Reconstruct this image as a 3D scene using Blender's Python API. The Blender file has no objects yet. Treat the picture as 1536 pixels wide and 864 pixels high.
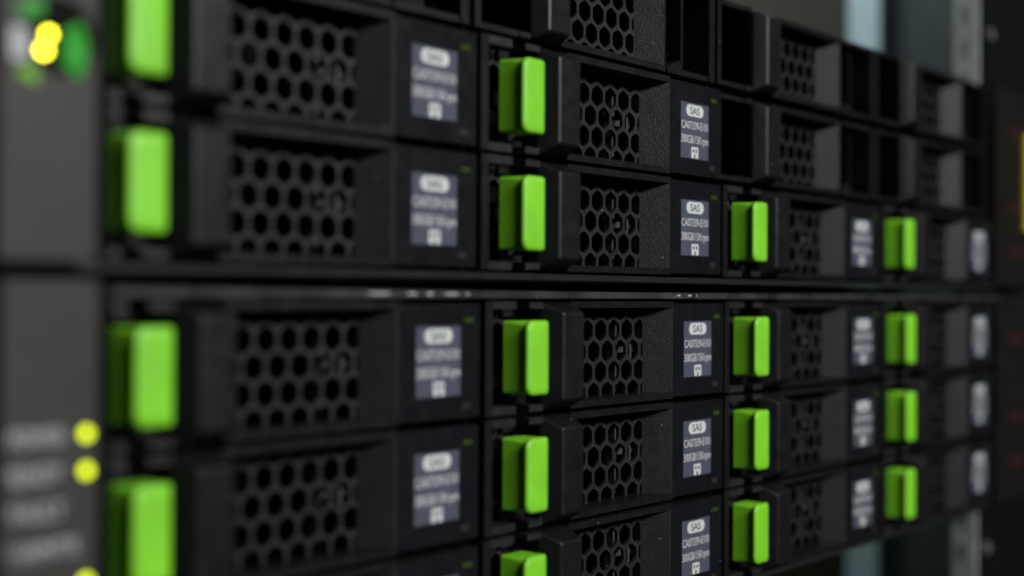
import bpy, bmesh, math, random
from mathutils import Vector, Matrix

# ------------------------------------------------------------------ camera, world, lamps, exposure
S = 0.001                       # everything below is laid out in millimetres
scene = bpy.context.scene
col = scene.collection
random.seed(4)

cam_data = bpy.data.cameras.new('camera')
cam = bpy.data.objects.new('camera', cam_data)
col.objects.link(cam)
scene.camera = cam
cam_data.sensor_width = 36.0
cam_data.lens = 1991.36 / 1536 * 36.0
cam_data.clip_start = 0.005
cam_data.clip_end = 50.0
yaw, pitch, roll = -0.8678, 0.0062, -0.0056
R = (Matrix.Rotation(yaw, 3, 'Z') @ Matrix.Rotation(pitch, 3, 'X') @ Matrix.Rotation(roll, 3, 'Y'))
cam.matrix_world = Matrix.Translation(Vector((-139.4, -201.14, -19.385)) * S) @ (R @ Matrix.Rotation(math.radians(90), 3, 'X')).to_4x4()
cam_data.dof.use_dof = True
cam_data.dof.focus_distance = 0.350
cam_data.dof.aperture_fstop = 5.2
cam_data.dof.aperture_blades = 0

world = bpy.data.worlds.new('World')
scene.world = world
world.use_nodes = True
world.node_tree.nodes['Background'].inputs[0].default_value = (0.75, 0.85, 1.0, 1)
world.node_tree.nodes['Background'].inputs[1].default_value = 0.014


def area_lamp(name, loc, target, sx, sy, power, color):
    d = bpy.data.lights.new(name, 'AREA')
    d.shape = 'RECTANGLE'
    d.size, d.size_y, d.energy, d.color = sx, sy, power, color
    o = bpy.data.objects.new(name, d)
    col.objects.link(o)
    o.location = loc
    o.rotation_euler = (Vector(target) - Vector(loc)).to_track_quat('-Z', 'Y').to_euler()
    return o


# the aisle's ceiling strip in front of the rack, and an unseen fill lamp added above the servers
area_lamp('aisle_lamp', (0.15, -1.35, 0.62), (0.10, 0.0, -0.02), 0.70, 0.25, 28.0, (1.0, 0.99, 0.97))
area_lamp('rear_fill_lamp', (0.37, 0.18, 0.46), (0.56, 0.13, -0.02), 0.15, 0.15, 2.3, (0.93, 1.0, 0.98))

vs = scene.view_settings
vs.view_transform = 'Standard'
vs.look = 'None'
vs.exposure = 0.0
vs.gamma = 1.0
vs.use_curve_mapping = False
scene.render.engine = 'CYCLES'
scene.cycles.use_denoising = True
scene.cycles.max_bounces = 8


# ------------------------------------------------------------------ materials
def new_mat(name):
    m = bpy.data.materials.new(name)
    m.use_nodes = True
    nt = m.node_tree
    return m, nt, nt.nodes['Principled BSDF']


def plastic(name, color, rough, spec=0.5, grain=0.0, grain_scale=2600.0, vary=0.14, dust=0.0, metallic=0.0, rvar=0.06):
    """painted metal or moulded plastic: fine grain relief, blotchy wear, optional dust specks"""
    m, nt, b = new_mat(name)
    N, L = nt.nodes, nt.links
    tc = N.new('ShaderNodeTexCoord')
    oi = N.new('ShaderNodeObjectInfo')
    off = N.new('ShaderNodeVectorMath'); off.operation = 'ADD'
    sc_ = N.new('ShaderNodeVectorMath'); sc_.operation = 'SCALE'
    comb = N.new('ShaderNodeCombineXYZ')
    for i in range(3):
        L.new(oi.outputs['Random'], comb.inputs[i])
    L.new(comb.outputs[0], sc_.inputs[0]); sc_.inputs['Scale'].default_value = 0.7
    L.new(tc.outputs['Object'], off.inputs[0]); L.new(sc_.outputs[0], off.inputs[1])
    big = N.new('ShaderNodeTexNoise'); big.inputs['Scale'].default_value = 90.0; big.inputs['Detail'].default_value = 6.0
    L.new(off.outputs[0], big.inputs['Vector'])
    mr = N.new('ShaderNodeMapRange')
    mr.inputs['From Min'].default_value, mr.inputs['From Max'].default_value = 0.3, 0.7
    mr.inputs['To Min'].default_value, mr.inputs['To Max'].default_value = 1.0 - vary, 1.0 + vary
    L.new(big.outputs['Fac'], mr.inputs['Value'])
    mul = N.new('ShaderNodeVectorMath'); mul.operation = 'SCALE'
    mul.inputs[0].default_value = color
    L.new(mr.outputs[0], mul.inputs['Scale'])
    colour = mul.outputs[0]
    if dust > 0:
        vo = N.new('ShaderNodeTexVoronoi'); vo.inputs['Scale'].default_value = 420.0
        L.new(off.outputs[0], vo.inputs['Vector'])
        lt = N.new('ShaderNodeMath'); lt.operation = 'LESS_THAN'; lt.inputs[1].default_value = 0.055
        L.new(vo.outputs['Distance'], lt.inputs[0])
        sep = N.new('ShaderNodeSeparateColor'); L.new(vo.outputs['Color'], sep.inputs[0])
        lt2 = N.new('ShaderNodeMath'); lt2.operation = 'LESS_THAN'; lt2.inputs[1].default_value = dust
        L.new(sep.outputs[0], lt2.inputs[0])
        mm = N.new('ShaderNodeMath'); mm.operation = 'MULTIPLY'
        L.new(lt.outputs[0], mm.inputs[0]); L.new(lt2.outputs[0], mm.inputs[1])
        mix = N.new('ShaderNodeMix'); mix.data_type = 'RGBA'
        L.new(mm.outputs[0], mix.inputs[0]); L.new(colour, mix.inputs[6]); mix.inputs[7].default_value = (0.45, 0.43, 0.38, 1)
        colour = mix.outputs[2]
    L.new(colour, b.inputs['Base Color'])
    rr = N.new('ShaderNodeMapRange')
    rr.inputs['From Min'].default_value, rr.inputs['From Max'].default_value = 0.3, 0.7
    rr.inputs['To Min'].default_value, rr.inputs['To Max'].default_value = max(0.05, rough - rvar), min(1, rough + rvar)
    n2 = N.new('ShaderNodeTexNoise'); n2.inputs['Scale'].default_value = 260.0; n2.inputs['Detail'].default_value = 5.0
    L.new(off.outputs[0], n2.inputs['Vector'])
    L.new(n2.outputs['Fac'], rr.inputs['Value']); L.new(rr.outputs[0], b.inputs['Roughness'])
    b.inputs['Specular IOR Level'].default_value = spec
    b.inputs['Metallic'].default_value = metallic
    if grain > 0:
        g = N.new('ShaderNodeTexNoise'); g.inputs['Scale'].default_value = grain_scale; g.inputs['Detail'].default_value = 3.0
        L.new(off.outputs[0], g.inputs['Vector'])
        bp = N.new('ShaderNodeBump'); bp.inputs['Strength'].default_value = grain; bp.inputs['Distance'].default_value = 0.0003
        L.new(g.outputs['Fac'], bp.inputs['Height']); L.new(bp.outputs[0], b.inputs['Normal'])
    return m


def glow(name, color, strength):
    m, nt, b = new_mat(name)
    b.inputs['Base Color'].default_value = (color[0] * 0.1, color[1] * 0.1, color[2] * 0.1, 1)
    b.inputs['Emission Color'].default_value = (*color, 1)
    b.inputs['Emission Strength'].default_value = strength
    b.inputs['Roughness'].default_value = 0.4
    return m


M = dict(
    caddy=plastic('caddy_plastic', (0.0056, 0.0056, 0.0066), 0.37, 0.4, 0.35, 2400, dust=0.22),
    rough=plastic('grained_plastic', (0.0145, 0.014, 0.016), 0.4, 0.33, 0.5, 2600, dust=0.06),
    mesh=plastic('vent_plastic', (0.0145, 0.014, 0.0135), 0.48, 0.33, 0.35, 2400, dust=0.16),
    lever=plastic('lever_plastic', (0.0060, 0.0060, 0.0076), 0.40, 0.36, 0.12, 3000, dust=0.05),
    panel=plastic('panel_plastic', (0.0052, 0.0055, 0.0072), 0.36, 0.28, 0.06, 3000, dust=0.04),
    green=plastic('green_plastic', (0.185, 0.57, 0.015), 0.5, 0.6, 0.08, 2200, vary=0.09, dust=0.015),
    inside=plastic('inner_metal', (0.002, 0.002, 0.002), 0.6, 0.1),
    bracket=plastic('inner_bracket_metal', (0.04, 0.04, 0.04), 0.5, 0.4),
    sticker=plastic('sticker_paper', (0.06, 0.07, 0.098), 0.45, 0.3, vary=0.05),
    print=plastic('white_print', (0.52, 0.54, 0.54), 0.5, 0.4, vary=0.04),
    ink=plastic('dark_print', (0.07, 0.08, 0.1), 0.5, 0.4, vary=0.04),
    lens=plastic('green_lens', (0.028, 0.048, 0.008), 0.3, 0.4, vary=0.05),
    lens_off=plastic('dark_lens', (0.022, 0.022, 0.018), 0.3, 0.5, vary=0.05),
    steel=plastic('painted_steel', (0.013, 0.0135, 0.0135), 0.36, 0.4, 0.10, 1500, dust=0.12),
    worn=plastic('worn_steel_lip', (0.028, 0.03, 0.029), 0.38, 0.4, 0.25, 900, vary=0.6, dust=0.5),
    chip_glint=plastic('chip_highlight_metal', (0.34, 0.36, 0.34), 0.4, 0.5, 0.4, 1200),
    grey=plastic('grey_panel_plastic', (0.038, 0.0365, 0.0345), 0.5, 0.26, 0.20, 2400, vary=0.06),
    text=plastic('grey_panel_print', (0.36, 0.37, 0.39), 0.5, 0.3),
    white=plastic('power_symbol', (0.38, 0.39, 0.41), 0.4, 0.3),
    ear=plastic('ear_plastic', (0.006, 0.0052, 0.004), 0.5, 0.25, 0.2, 1800),
    red=plastic('dull_red_print', (0.022, 0.006, 0.005), 0.5, 0.3),
    yellow=plastic('yellow_tape', (0.72, 0.66, 0.01), 0.5, 0.4, vary=0.05),
    rail=plastic('rail_black_paint', (0.003, 0.003, 0.0045), 0.6, 0.1, 0.2, 900),
    zinc=plastic('rail_zinc', (0.33, 0.37, 0.34), 0.5, 0.3, 0.3, 500, vary=0.2),
    screw=plastic('screw_steel', (0.25, 0.24, 0.25), 0.35, 0.4, metallic=0.6),
    side=plastic('side_panel_paint', (0.036, 0.046, 0.048), 0.55, 0.2, 0.1, 500, vary=0.12),
    strut=plastic('strut_paint', (0.36, 0.48, 0.52), 0.5, 0.3, 0.1, 500, vary=0.06),
    wall=plastic('rear_wall_paint', (0.06, 0.062, 0.053), 0.7, 0.15, vary=0.10),
    dark=plastic('dark_lower_wall', (0.006, 0.006, 0.004), 0.6, 0.1, vary=0.1),
    gloss=plastic('gloss_black', (0.004, 0.004, 0.003), 0.16, 0.4, rvar=0.05),
    edge=plastic('lit_edge_plastic', (0.013, 0.013, 0.0145), 0.40, 0.55, 0.3, 2400, dust=0.15),  # lightened caddy plastic, paints the light caught on rail and tab edges
    slot=plastic('slot_shade_metal', (0.17, 0.19, 0.18), 0.6, 0.2),
    led=glow('status_glow', (0.74, 0.90, 0.0), 3.2),
    led_hot=glow('power_glow', (1.0, 0.92, 0.03), 14.0),
    ring=glow('ring_glow', (0.004, 0.34, 0.0), 0.75),
    ring2=glow('ring_glow_bright', (0.16, 0.45, 0.0), 0.9),
)


# ------------------------------------------------------------------ mesh helpers (millimetres)
def bev(bm, faces, w, seg=2, limit=25):
    if w <= 0:
        return
    es = set()
    for f in faces:
        for e in f.edges:
            es.add(e)
    es = [e for e in es if len(e.link_faces) == 2 and e.calc_face_angle(0) > math.radians(limit)]
    if es:
        bmesh.ops.bevel(bm, geom=es, offset=w, segments=seg, profile=0.5, affect='EDGES', clamp_overlap=True)


def box(bm, x0, x1, y0, y1, z0, z1, w=0.25, seg=2):
    vs_ = [bm.verts.new(p) for p in ((x0, y0, z0), (x1, y0, z0), (x1, y1, z0), (x0, y1, z0),
                                     (x0, y0, z1), (x1, y0, z1), (x1, y1, z1), (x0, y1, z1))]
    fs = [bm.faces.new([vs_[i] for i in q]) for q in ((0, 3, 2, 1), (4, 5, 6, 7), (0, 1, 5, 4), (1, 2, 6, 5), (2, 3, 7, 6), (3, 0, 4, 7))]
    bev(bm, fs, w, seg)


def hull(bm, pts, w=0.0, seg=2):
    vs_ = [bm.verts.new(p) for p in pts]
    r = bmesh.ops.convex_hull(bm, input=vs_)
    fs = [g for g in r['geom'] if isinstance(g, bmesh.types.BMFace)]
    bmesh.ops.dissolve_limit(bm, angle_limit=0.01, verts=vs_, edges=list({e for f in fs for e in f.edges}))
    fs = list({f for v in vs_ if v.is_valid for f in v.link_faces})
    bev(bm, fs, w, seg)


def prism_y(bm, poly, y0, y1, w=0.0, seg=1):
    """poly of (x,z) counter-clockwise seen from -Y, extruded from y0 (front) to y1"""
    a = [bm.verts.new((x, y0, z)) for x, z in poly]
    b = [bm.verts.new((x, y1, z)) for x, z in poly]
    n = len(poly)
    front = bm.faces.new(a)
    back = bm.faces.new(b[::-1])
    for i in range(n):
        bm.faces.new((a[i], b[i], b[(i + 1) % n], a[(i + 1) % n]))
    if w > 0:
        bmesh.ops.bevel(bm, geom=list(front.edges), offset=w, segments=seg, profile=0.5, affect='EDGES')


def disc_poly(cx, cz, r, n=24):
    return [(cx + r * math.cos(2 * math.pi * i / n), cz + r * math.sin(2 * math.pi * i / n)) for i in range(n)]


def round_rect(x0, x1, z0, z1, r, n=5):
    out = []
    for cx, cz, a0 in ((x1 - r, z0 + r, -90), (x1 - r, z1 - r, 0), (x0 + r, z1 - r, 90), (x0 + r, z0 + r, 180)):
        for i in range(n + 1):
            a = math.radians(a0 + 90 * i / n)
            out.append((cx + r * math.cos(a), cz + r * math.sin(a)))
    return out


def finish(bm, name, smooth=35):
    bmesh.ops.recalc_face_normals(bm, faces=bm.faces)
    for v in bm.verts:
        v.co *= S
    me = bpy.data.meshes.new(name)
    bm.to_mesh(me)
    bm.free()
    if smooth:
        for p in me.polygons:
            p.use_smooth = True
        me.set_sharp_from_angle(angle=math.radians(smooth))
    return me


def obj(name, bm, mat, parent=None, loc=None, smooth=35):
    me = bm if isinstance(bm, bpy.types.Mesh) else finish(bm, name, smooth)
    if not me.materials:
        me.materials.append(mat)
    o = bpy.data.objects.new(name, me)
    col.objects.link(o)
    o.parent = parent
    if smooth and len(me.polygons) < 400:
        wn = o.modifiers.new('weighted_normal', 'WEIGHTED_NORMAL')
        wn.keep_sharp = True
        wn.weight = 80
    if loc:
        o.location = Vector(loc) * S
    return o


def thing(name, label, cat, loc=(0, 0, 0), group=None):
    o = bpy.data.objects.new(name, None)
    col.objects.link(o)
    o.location = Vector(loc) * S
    o.empty_display_size = 0.01
    tag(o, label, cat, group)
    return o


def tag(o, label, cat, group=None):
    o['label'], o['category'] = label, cat
    if group:
        o['group'] = group
    return o


def dup(root, loc, label):
    r = root.copy(); col.objects.link(r); r.location = Vector(loc) * S; r['label'] = label
    for ch in list(root.children):
        c = ch.copy(); col.objects.link(c); c.parent = r
        if ch.name.startswith('sticker'):
            c.rotation_euler.y = math.radians(random.uniform(-.22, .22))
        for g in list(ch.children):
            d = g.copy(); col.objects.link(d); d.parent = c
    return r


_text_cache = {}


def text_mesh(s, x0, x1, z0, z1, y, bold=0.0, depth=0.03):
    """flat print: the words s fitted into the rectangle x0..x1, z0..z1 on the plane y"""
    cu = bpy.data.curves.new('print_curve', 'FONT')
    cu.body = s
    cu.size = 1.0
    cu.offset = bold
    cu.resolution_u = 4
    tmp = bpy.data.objects.new('print_tmp', cu)
    col.objects.link(tmp)
    dg = bpy.context.evaluated_depsgraph_get()
    dg.update()
    me = bpy.data.meshes.new_from_object(tmp.evaluated_get(dg))
    bpy.data.objects.remove(tmp)
    bpy.data.curves.remove(cu)
    xs = [v.co.x for v in me.vertices]; ys = [v.co.y for v in me.vertices]
    ax, bx, ay, by = min(xs), max(xs), min(ys), max(ys)
    me2 = bmesh.new(); me2.from_mesh(me); bpy.data.meshes.remove(me)
    for v in me2.verts:
        v.co = Vector((x0 + (v.co.x - ax) / (bx - ax) * (x1 - x0), y, z0 + (v.co.y - ay) / (by - ay) * (z1 - z0)))
    ext = bmesh.ops.extrude_face_region(me2, geom=list(me2.faces))
    for g in ext['geom']:
        if isinstance(g, bmesh.types.BMVert):
            g.co.y -= depth
    return me2


# ------------------------------------------------------------------ the honeycomb vent plate
PX, PZ = 5.9, 5.45


def clip(poly, ax, lim, keep_less):
    out = []
    for i in range(len(poly)):
        a, b = poly[i], poly[(i + 1) % len(poly)]
        ina = (a[ax] <= lim) if keep_less else (a[ax] >= lim)
        inb = (b[ax] <= lim) if keep_less else (b[ax] >= lim)
        if ina:
            out.append(a)
        if ina != inb:
            t = (lim - a[ax]) / (b[ax] - a[ax])
            out.append((a[0] + t * (b[0] - a[0]), a[1] + t * (b[1] - a[1])))
    return out


def vent_mesh(x0, x1, z0, z1, y, thick, hx=34.7, hz=5.55, strip=1.02):
    bm = bmesh.new()
    h = PZ / 1.5                      # half height of a cell
    w = PX / 2
    outer = [(0, h), (w, h / 2), (w, -h / 2), (0, -h), (-w, -h / 2), (-w, h / 2)]
    k = 1 - strip / PX
    inner = [(px * k, pz * k) for px, pz in outer]
    # soften the corners of each hole
    soft = []
    for i in range(6):
        a, b, c = inner[i - 1], inner[i], inner[(i + 1) % 6]
        soft.append([(b[0] + (a[0] - b[0]) * 0.16, b[1] + (a[1] - b[1]) * 0.16), (b[0] + (c[0] - b[0]) * 0.16, b[1] + (c[1] - b[1]) * 0.16)])
    rows = range(-4, 5)
    for r in rows:
        cz = hz + r * PZ
        if cz - h > z1 or cz + h < z0:
            continue
        for c in range(-14, 8):
            cx = hx + c * PX + (PX / 2 if r % 2 else 0)
            if cx - w > x1 or cx + w < x0:
                continue
            polys = []
            edges = []
            for i in range(6):
                o0, o1 = outer[i], outer[(i + 1) % 6]
                a, b = soft[i][1], soft[(i + 1) % 6][0]
                polys.append([o0, o1, b, a]); edges.append((a, b))
                polys.append([o0, soft[i][1], soft[i][0]]); edges.append((soft[i][0], soft[i][1]))
            for p in polys:
                q = [(cx + px, cz + pz) for px, pz in p]
                for ax, lim, less in ((0, x1, True), (0, x0, False), (1, z1, True), (1, z0, False)):
                    q = clip(q, ax, lim, less) if q else q
                if len(q) >= 3:
                    try:
                        bm.faces.new([bm.verts.new((px, y, pz)) for px, pz in q])
                        bm.faces.new([bm.verts.new((px, y + thick, pz)) for px, pz in reversed(q)])
                    except ValueError:
                        pass
            for a, b in edges:
                q = [(cx + a[0], cz + a[1]), (cx + b[0], cz + b[1])]
                if all(x0 <= p[0] <= x1 and z0 <= p[1] <= z1 for p in q):
                    bm.faces.new([bm.verts.new(t) for t in ((q[0][0], y, q[0][1]), (q[1][0], y, q[1][1]),
                                                            (q[1][0], y + thick, q[1][1]), (q[0][0], y + thick, q[0][1]))])
    bmesh.ops.remove_doubles(bm, verts=bm.verts, dist=0.002)
    me = finish(bm, 'vent_mesh', smooth=20)
    return me


# ------------------------------------------------------------------ a drive caddy. x = 0 is the right edge of the green latch, y = 0 the label face
H = 13.25            # half height of the caddy


def lever_block(bm, top=13.0, proud=-4.8, x1=13.2):
    hull(bm, [(4.9, proud, 10.5), (x1, proud, 10.5), (x1, proud, -10.5), (4.9, proud, -10.5),
              (2.2, 0.2, top), (x1 + 0.6, 0.2, top), (x1 + 0.6, 0.2, -top), (2.2, 0.2, -top),
              (2.6, 6.3, top), (x1 + 0.6, 6.3, top), (x1 + 0.6, 6.3, -top), (2.6, 6.3, -top)], 0.6, 3)


def vent_frame(t, half):
    """the lips above and below the vent with the slanted wall on the right"""
    for s, n in ((1, 'upper_lip'), (-1, 'lower_lip')):
        bm = bmesh.new()
        box(bm, 13.9, 59.6, 0.0, 8.4, min(s * half, s * (half - 1.65)), max(s * half, s * (half - 1.65)), 0.22)
        obj(n, bm, M['caddy'], t)


def wall_part(bm, half):
    z = half - 1.66
    hull(bm, [(58.9, 0.15, z), (59.7, 0.15, z), (59.7, 9.0, z), (53.9, 9.0, z), (53.9, 6.35, z),
              (58.9, 0.15, -z), (59.7, 0.15, -z), (59.7, 9.0, -z), (53.9, 9.0, -z), (53.9, 6.35, -z)], 0.0, 1)


def latch_button():
    bm = bmesh.new()
    prof = [(-8.75, 2.6), (-8.5, 1.5), (-8.25, 0.3), (-8.0, -1.0), (-7.75, -2.3), (-7.65, -3.4), (-7.9, -4.2)]
    hz = 8.75
    # outline of the front: big radii on the left, small ones on the right
    n = 6
    rl, rr = 2.3, 0.8
    front = []
    for cx, cz, r, a0 in ((-0.5 - rr, -hz + rr, rr, -90), (-0.5 - rr, hz - rr, rr, 0), (-8.4 + rl, hz - rl, rl, 90), (-8.4 + rl, -hz + rl, rl, 180)):
        for i in range(n + 1):
            a = math.radians(a0 + 90 * i / n)
            front.append((cx + r * math.cos(a), cz + r * math.sin(a)))
    # rings from the base to the front: the left side follows the hollow finger grip
    rings = []
    for k, (px, py) in enumerate(prof):
        t = k / (len(prof) - 1)
        rad = 0.7 + (rl - 0.7) * t ** 2
        ring = []
        hh = hz - 0.10
        for cx, cz, r, a0 in ((-0.5 - rr, -hh + rr, rr, -90), (-0.5 - rr, hh - rr, rr, 0), (px + rad, hh - rad, rad, 90), (px + rad, -hh + rad, rad, 180)):
            for i in range(n + 1):
                a = math.radians(a0 + 90 * i / n)
                ring.append((cx + r * math.cos(a), py, cz + r * math.sin(a)))
        rings.append(ring)
    for inset, y in ((0.0, -4.10), (0.14, -4.42), (0.42, -4.66), (1.1, -4.80), (2.4, -4.86)):
        ring = []
        for x, z in front:
            cx, cz = -4.45, 0.0
            sx = (3.95 - inset) / 3.95
            sz = (hz - inset) / hz
            ring.append((cx + (x - cx) * sx, y, cz + (z - cz) * sz))
        rings.append(ring)
    V = [[bm.verts.new(p) for p in r] for r in rings]
    m = len(V[0])
    for a, b in zip(V[:-1], V[1:]):
        for i in range(m):
            bm.faces.new((a[i], a[(i + 1) % m], b[(i + 1) % m], b[i]))
    bm.faces.new(V[-1])
    bm.faces.new(V[0][::-1])
    return bm


mesh_plate = vent_mesh(-14.6, 54.2, -11.65, 11.65, 6.3, 0.9)


def make_drive():
    t = thing('drive_caddy', '', 'hard drive', group='drive caddies in the two servers')
    bm = bmesh.new(); box(bm, -18.1, -15.5, 0.0, 26, -H, H, 0.4); obj('side_bar', bm, M['caddy'], t)
    for s in (1, -1):
        bm = bmesh.new(); box(bm, -15.6, -6.9, 0.25, 12, min(s * 11.4, s * H), max(s * 11.4, s * H), 0.7, 3); obj('corner_rail', bm, M['edge'], t)
        bm = bmesh.new(); box(bm, -2.8, 2.4, -0.5, 6.0, min(s * 11.5, s * 13.0), max(s * 11.5, s * 13.0), 0.65, 3); obj('hinge_tab', bm, M['edge'], t)
    bm = bmesh.new(); lever_block(bm); obj('release_lever', bm, M['lever'], t)
    for s in (1, -1):
        bm = bmesh.new()
        box(bm, -6.6, 2.1, 4.6, 6.1, min(s * 9.6, s * 11.3), max(s * 9.6, s * 11.3), 0.3)
        obj('lever_arm', bm, M['lever'], t)
    obj('latch_button', latch_button(), M['green'], t, smooth=50)
    vent_frame(t, H)
    bm = bmesh.new(); wall_part(bm, H); obj('sloped_wall', bm, M['rough'], t, smooth=0)
    obj('vent_mesh', mesh_plate, M['mesh'], t)
    bm = bmesh.new(); box(bm, 59.75, 85.5, 0.05, 26, -12.85, 12.75, 0.3); obj('label_panel', bm, M['panel'], t)
    # behind the vent: the drive itself with a bracket
    bm = bmesh.new()
    box(bm, -15.3, 59.5, 45, 130, -11.5, 11.5, 0.3)
    obj('drive_body', bm, M['inside'], t)
    for n, a in (('inner_bracket', (45.6, 46.6, 9.5, 12.5, -11, 11)), ('inner_bar', (46.7, 55.5, 9.6, 10.6, -0.7, 0.9)), ('inner_tab', (50.2, 51.0, 8.0, 9.5, -2.6, 2.9))):
        bm = bmesh.new(); box(bm, *a, 0.1); obj(n, bm, M['bracket'], t)
    # printed sticker
    bm = bmesh.new(); prism_y(bm, [(64.9, -8.0), (79.05, -8.0), (79.05, 7.5), (64.9, 7.5)], 0.02, 0.3); st = obj('sticker', bm, M['sticker'], t, smooth=0)
    bm = bmesh.new(); prism_y(bm, round_rect(67.5, 76.4, 3.75, 7.0, 1.6), -0.01, 0.3); obj('badge', bm, M['print'], st, smooth=0)
    obj('badge_text', text_mesh('SAS', 69.5, 74.3, 4.35, 6.45, -0.01, 0.012), M['ink'], st, smooth=0)
    obj('part_number', text_mesh('CA07339-E101', 65.2, 78.7, 0.15, 2.35, 0.02, 0.0), M['print'], st, smooth=0)
    obj('capacity_text', text_mesh('300GB/15Krpm', 65.1, 78.9, -4.45, -1.55, 0.02, 0.0), M['print'], st, smooth=0)
    bm = bmesh.new(); prism_y(bm, round_rect(70.2, 73.8, -7.85, -4.75, 0.4), -0.01, 0.3); obj('icon', bm, M['print'], st, smooth=0)
    for a, b, c, d in ((70.85, 71.65, -6.3, -5.35), (72.35, 73.15, -6.3, -5.35), (71.6, 72.4, -7.8, -6.8)):
        bm = bmesh.new(); prism_y(bm, [(a, c), (b, c), (b, d), (a, d)], -0.04, 0.0); obj('icon_mark', bm, M['ink'], st, smooth=0)
    bm = bmesh.new(); box(bm, 80.2, 83.3, -0.12, 0.5, 8.45, 9.55, 0.12); obj('activity_light', bm, M['lens'], t)
    bm = bmesh.new(); box(bm, 79.6, 82.4, -0.08, 0.5, -11.0, -9.5, 0.12); obj('fault_light', bm, M['lens_off'], t)
    return t


HB = 12.5


def make_blank():
    t = thing('blank_caddy', '', 'blank caddy', group='empty filler caddies')
    bm = bmesh.new(); box(bm, -18.1, -16.0, 0.0, 20, -HB, HB, 0.4); obj('side_bar', bm, M['caddy'], t)
    for s in (1, -1):
        bm = bmesh.new(); box(bm, -16.1, 2.2, 0.2, 14, min(s * 11.1, s * HB), max(s * 11.1, s * HB), 0.4); obj('corner_rail', bm, M['caddy'], t)
        bm = bmesh.new(); box(bm, -2.2, 1.2, -0.2, 3.0, min(s * 11.3, s * (HB + 0.1)), max(s * 11.3, s * (HB + 0.1)), 0.4); obj('hinge_tab', bm, M['caddy'], t)
    bm = bmesh.new(); lever_block(bm, HB - 0.1, -3.6); obj('fixed_lever', bm, M['lever'], t)
    vent_frame(t, HB)
    bm = bmesh.new(); wall_part(bm, HB); obj('sloped_wall', bm, M['rough'], t, smooth=0)
    obj('vent_mesh', blank_plate, M['mesh'], t)
    bm = bmesh.new()
    box(bm, 59.75, 61.6, 1.0, 20, -HB, HB, 0.3)
    obj('window_post', bm, M['caddy'], t)
    bm = bmesh.new()
    box(bm, 82.6, 85.4, 0.0, 20, -HB, HB, 0.3)
    obj('window_post', bm, M['caddy'], t)
    for s in (1, -1):
        bm = bmesh.new(); box(bm, 61.8, 82.5, 0.4, 18, min(s * 11.0, s * HB), max(s * 11.0, s * HB), 0.3); obj('window_rail', bm, M['caddy'], t)
    bm = bmesh.new(); box(bm, 72.2, 73.4, 3.0, 18, -10.9, 10.9, 0.2); obj('window_rib', bm, M['caddy'], t)
    bm = bmesh.new()
    hull(bm, [(61.9, 1.5, -10.95), (72.1, 2.5, -10.95), (61.9, 12, -10.95), (72.1, 12, -10.95), (70.6, 3.0, -7.8), (72.1, 3.0, -7.8), (72.1, 12, -7.8)], 0.15, 1)
    obj('window_ramp', bm, M['caddy'], t)
    return t


blank_plate = vent_mesh(8.0, 54.2, -HB + 1.6, HB - 1.6, 6.3, 0.9)

# ------------------------------------------------------------------ the two servers
PITCH, ROW, DXL, ZL = 105.0, 27.55, 1.57, -33.80
rows_u = [2 * ROW, ROW, 0.0]
rows_l = [ZL, ZL - ROW, ZL - 2 * ROW]


def make_chassis(name, label, ox, ztop, zbot, zi0, zi1):
    t = thing(name, label, 'server', (ox, 0, zbot))
    o = -zbot
    x0, x1 = -19.4, 401.6
    def P(n, mat, *a, w=0.4):
        bm = bmesh.new(); box(bm, a[0], a[1], a[2], a[3], a[4] + o, a[5] + o, w); return obj(n, bm, M[mat], t)
    P('side_plate', 'steel', x0 - 0.9, x0 - 0.1, 4, 420, zi0, zi1)
    P('side_plate', 'steel', x1 + 0.1, x1 + 0.9, 4, 420, zi0, zi1)
    P('back_plate', 'inside', x0, x1, 300, 302, zi0, zi1)
    for k in range(1, 4):
        xc = k * PITCH - 18.8
        P('divider', 'inside', xc - 0.25, xc + 0.2, 5, 120, zbot + 1.6, ztop - 2.4, w=0)
    return t, P


# upper server: its bottom plate shows below the lowest drives
up, P = make_chassis('rack_server', 'upper rack server with empty filler bays along its top row', 0, 70.2, -15.7, -14.0, 68.4)
P('bottom_plate', 'steel', -20.4, 402.6, -1.2, 420, -15.5, -14.0)
P('top_plate', 'steel', -20.4, 402.6, 9.0, 420, 68.4, 69.6)
lo, PL = make_chassis('rack_server', 'lower rack server with every bay holding a drive', DXL, -17.2, -104.6, -102.9, -19.8)
PL('top_plate', 'worn', -20.4, 402.6, -1.6, 420, -19.8, -18.2, w=0.7)
PL('gap_light_stop', 'inside', -19.4, 401.6, 40, 44, -18.1, -15.9, w=0.1)  # added dark blocker against rear lamp light leaking through the gap
PL('bottom_plate', 'steel', -20.4, 402.6, 1.0, 420, -104.2, -102.9)
# paint chips on the lower server's top edge; left ones also paint its highlight
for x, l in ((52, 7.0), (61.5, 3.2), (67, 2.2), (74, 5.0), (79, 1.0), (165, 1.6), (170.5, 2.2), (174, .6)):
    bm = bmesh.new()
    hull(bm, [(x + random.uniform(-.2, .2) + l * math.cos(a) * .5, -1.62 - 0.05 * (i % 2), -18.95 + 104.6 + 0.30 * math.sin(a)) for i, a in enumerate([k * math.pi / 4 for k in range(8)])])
    obj('chip_highlight', bm, M['chip_glint'], lo)

# control panels (left) -- they stand about 12 mm proud of the drives
PY = -11.6


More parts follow.
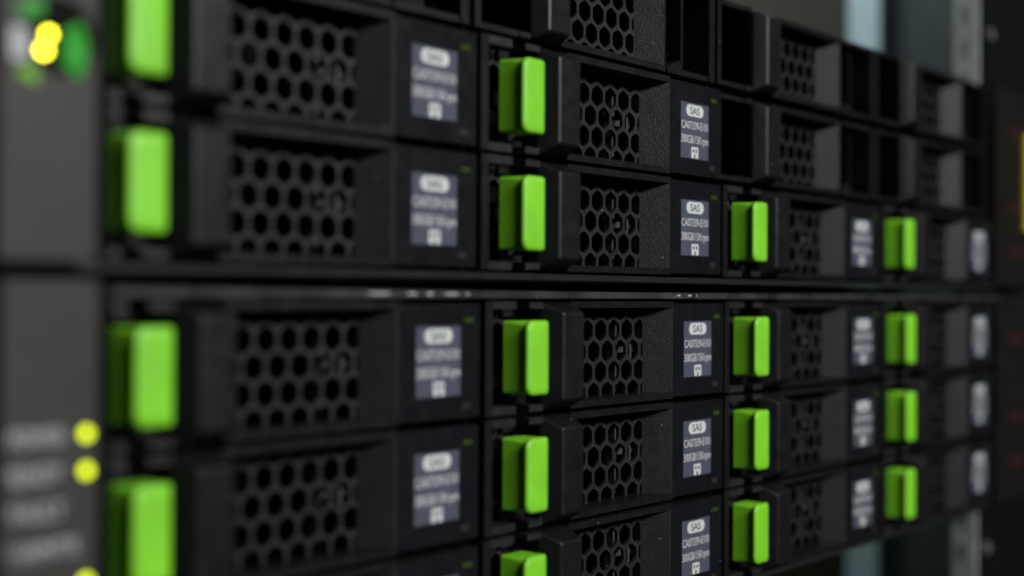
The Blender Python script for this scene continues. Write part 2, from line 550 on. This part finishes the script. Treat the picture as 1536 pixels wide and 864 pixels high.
def control_panel(server, o, z0, z1, dx):
    bm = bmesh.new()
    box(bm, -36.2 - dx, -19.6 - dx, PY, 12, z0 + o, z1 + o, 2.0, 4)
    p = obj('control_panel', bm, M['grey'], server)
    bm = bmesh.new()
    box(bm, -19.5 - dx, -16.1 - dx, PY + 1.4, -0.7, z0 + 0.8 + o, z1 - 0.8 + o, 0.4)
    obj('panel_trim', bm, M['gloss'], p)
    return p


cu_ = control_panel(up, 15.7, -14.2, 69.5, 0)
cl_ = control_panel(lo, 104.6, -103.5, -17.2, 1.0)


for X, Z in ((-21.05, -41.75), (-21.0, -47.7), (-20.9, -65.45)):
    bm = bmesh.new(); prism_y(bm, disc_poly(X - DXL, Z + 104.6, 0.95, 20), PY - 0.25, PY + 0.3, 0.15)
    obj('status_light', bm, M['led'], cl_)
for s, xa_, xb_, zc in (('POWER', -34.2, -24.7, -41.9), ('READY', -34.2, -25.1, -47.7), ('FAULT', -34.1, -24.8, -53.5), ('MAINTE', -34.1, -22.3, -59.5)):
    obj('panel_text', text_mesh(s, xa_ - DXL, xb_ - DXL, zc - 1.35 + 104.6, zc + 1.35 + 104.6, PY, 0.03), M['text'], cl_, smooth=0)


# upper panel: a lit power button
def ring_arc(cx, cz, r0, r1, a0, a1, y0, y1, n=14):
    bm = bmesh.new()
    A = [math.radians(a0 + (a1 - a0) * i / n) for i in range(n + 1)]
    poly_o = [(cx + r1 * math.cos(a), cz + r1 * math.sin(a)) for a in A]
    poly_i = [(cx + r0 * math.cos(a), cz + r0 * math.sin(a)) for a in A]
    for i in range(n):
        prism_y(bm, [poly_i[i], poly_o[i], poly_o[i + 1], poly_i[i + 1]], y0, y1)
    bmesh.ops.remove_doubles(bm, verts=bm.verts, dist=0.001)
    return bm


PXC, PZC = -28.95, 19.5
oz = 15.7
bm = bmesh.new(); prism_y(bm, disc_poly(PXC + 2.8, PZC + 1.8 + oz, 6.2, 40), PY - 0.15, PY + 0.2, 0.1); obj('power_button', bm, M['gloss'], cu_)
obj('light_ring', ring_arc(PXC, PZC + oz, 3.4, 7.6, -38, 36, PY - 0.2, PY + 0.2), M['ring'], cu_)
obj('light_ring', ring_arc(PXC, PZC + oz, 4.6, 6.4, -132, -102, PY - 0.2, PY + 0.2), M['ring2'], cu_)
obj('light_ring', ring_arc(PXC, PZC + oz, 4.6, 6.8, 92, 132, PY - 0.2, PY + 0.2), M['ring'], cu_)
X, Z = -33.3, 19.0
bm = bmesh.new(); prism_y(bm, round_rect(X - 1.5, X + 1.5, Z - 2.6 + oz, Z + 2.6 + oz, 0.8), PY - 0.5, PY - 0.1, 0.1); obj('power_symbol', bm, M['white'], cu_)
for X, Z, r in ((-28.4, 21.1, 0.62), (-29.2, 18.5, 0.75)):
    bm = bmesh.new(); prism_y(bm, disc_poly(X, Z + oz, r, 20), PY - 0.7, PY - 0.2, 0.15); obj('power_light', bm, M['led_hot'], cu_)

# right-hand ears
for srv, o, z0, z1 in ((up, 15.7, -14.2, 68.0), (lo, 104.6, -103.5, -17.4)):
    bm = bmesh.new(); box(bm, 402.6, 446, -1.0, 6.4, z0 + o, z1 + o, 0.8); ear = obj('mounting_ear', bm, M['ear'], srv)
    for k, zz in enumerate((0.18, 0.40, 0.78)):
        z = z0 + (z1 - z0) * zz + o
        bm = bmesh.new(); box(bm, 417, 436, -1.25, -0.5, z - 2.4, z + 2.4, 0.1); obj('printed_mark', bm, M['red'], ear)

# ------------------------------------------------------------------ drives and blanks
COLW = ['leftmost column', 'second column from left', 'third column from left', 'rightmost column']
ROWW = ['top row', 'middle row', 'bottom row']
drive = make_drive()
blank = make_blank()
used_d = used_b = False
for unit in 'ul':
    for r in range(3):
        for c in range(4):
            x = c * PITCH + (DXL if unit == 'l' else 0) - (0.5 if c == 0 else 0)
            z = (rows_u if unit == 'u' else rows_l)[r]
            word = 'upper' if unit == 'u' else 'lower'
            jx, jz = random.uniform(-.12, .12), random.uniform(-.08, .08)
            if unit == 'u' and (r == 0 or (r == 1 and c >= 2)):
                lab = 'black filler caddy without green latch, %s server, %s, %s' % (word, ROWW[r], COLW[c])
                if used_b:
                    dup(blank, (x + jx, 2.1, z + jz), lab)
                else:
                    blank.location = Vector((x, 2.1, z)) * S; blank['label'] = lab; used_b = True
            else:
                lab = 'black drive caddy with green latch, %s server, %s, %s' % (word, ROWW[r], COLW[c])
                if used_d:
                    dup(drive, (x + jx, random.uniform(-.12, .12), z + jz), lab)
                else:
                    drive.location = Vector((x, 0, z)) * S; drive['label'] = lab; used_d = True

# ------------------------------------------------------------------ the rack around them
rail = thing('rack_post', 'black slotted rack post with screws at the right end of the servers', 'rack post', (405, 7, -400))
def RP(n, mat, a, w=0.4, parent=rail):
    bm = bmesh.new(); box(bm, *a, w); return obj(n, bm, M[mat], parent)
RP('front_flange', 'rail', (0.8, 154.8, 0.0, 2.2, 0, 900))  # widened out of view to block the aisle lamp behind the post
ret = RP('side_flange', 'zinc', (-0.6, 0.7, 0.3, 10.5, 0, 900))
for k in range(64):
    z = 6 + k * 14.0
    RP('slot', 'slot', (-0.75, -0.3, 4.2, 7.6, z, z + 6.5), 0.1, ret)
for X, Z in ((415.0, 91.6), (412.8, -123.4)):
    bm = bmesh.new(); prism_y(bm, disc_poly(X - 405, Z + 400, 2.6, 24), -2.0, 0.2, 0.7, 2)
    obj('screw', bm, M['screw'], rail)

tape = thing('yellow_strip', 'bright yellow strip at the right edge beside the upper server', 'tape', (0, 0, 0))
X, Z0, Z1 = 435.0, 9.6, 51.5
tape.location = Vector((X, -1.05, Z0)) * S
bm = bmesh.new(); box(bm, 0, 9, -1.6, 0.0, 0, Z1 - Z0, 0.4); obj('tape_face', bm, M['yellow'], tape)

sp = thing('side_panel', 'dark teal side panel of the rack behind the post', 'panel', (560, 6, -600))
bm = bmesh.new(); box(bm, 0, 3, 0, 132, 0, 1400, 0.5); obj('panel_sheet', bm, M['side'], sp)
bm = bmesh.new(); box(bm, -1.2, 0.1, 30, 38, 712, 724, 0.4); obj('panel_hole_plug', bm, M['rail'], sp)
bm = bmesh.new(); box(bm, -1.2, 0.1, 88, 98, 680, 690, 0.4); obj('panel_hole_plug', bm, M['rail'], sp)
st = thing('rack_strut', 'pale blue grey upright strut against the dark side panel', 'strut', (545, 116, -600))
bm = bmesh.new(); box(bm, 0, 14.8, 0, 18, 0, 1400, 2.5, 3); obj('strut_face', bm, M['strut'], st)

bm = bmesh.new(); box(bm, 420, 1700, 430, 440, -100, 1200, 0); w = obj('wall', bm, M['wall']); w['kind'] = 'structure'; w['label'] = 'pale olive rear wall, out of focus'
bm = bmesh.new(); box(bm, 420, 1700, 425, 440, -900, -101, 2); w = obj('wall_base', bm, M['dark']); w['kind'] = 'structure'; w['label'] = 'black lower part of the rear wall'  # lower part of the wall coloured near-black
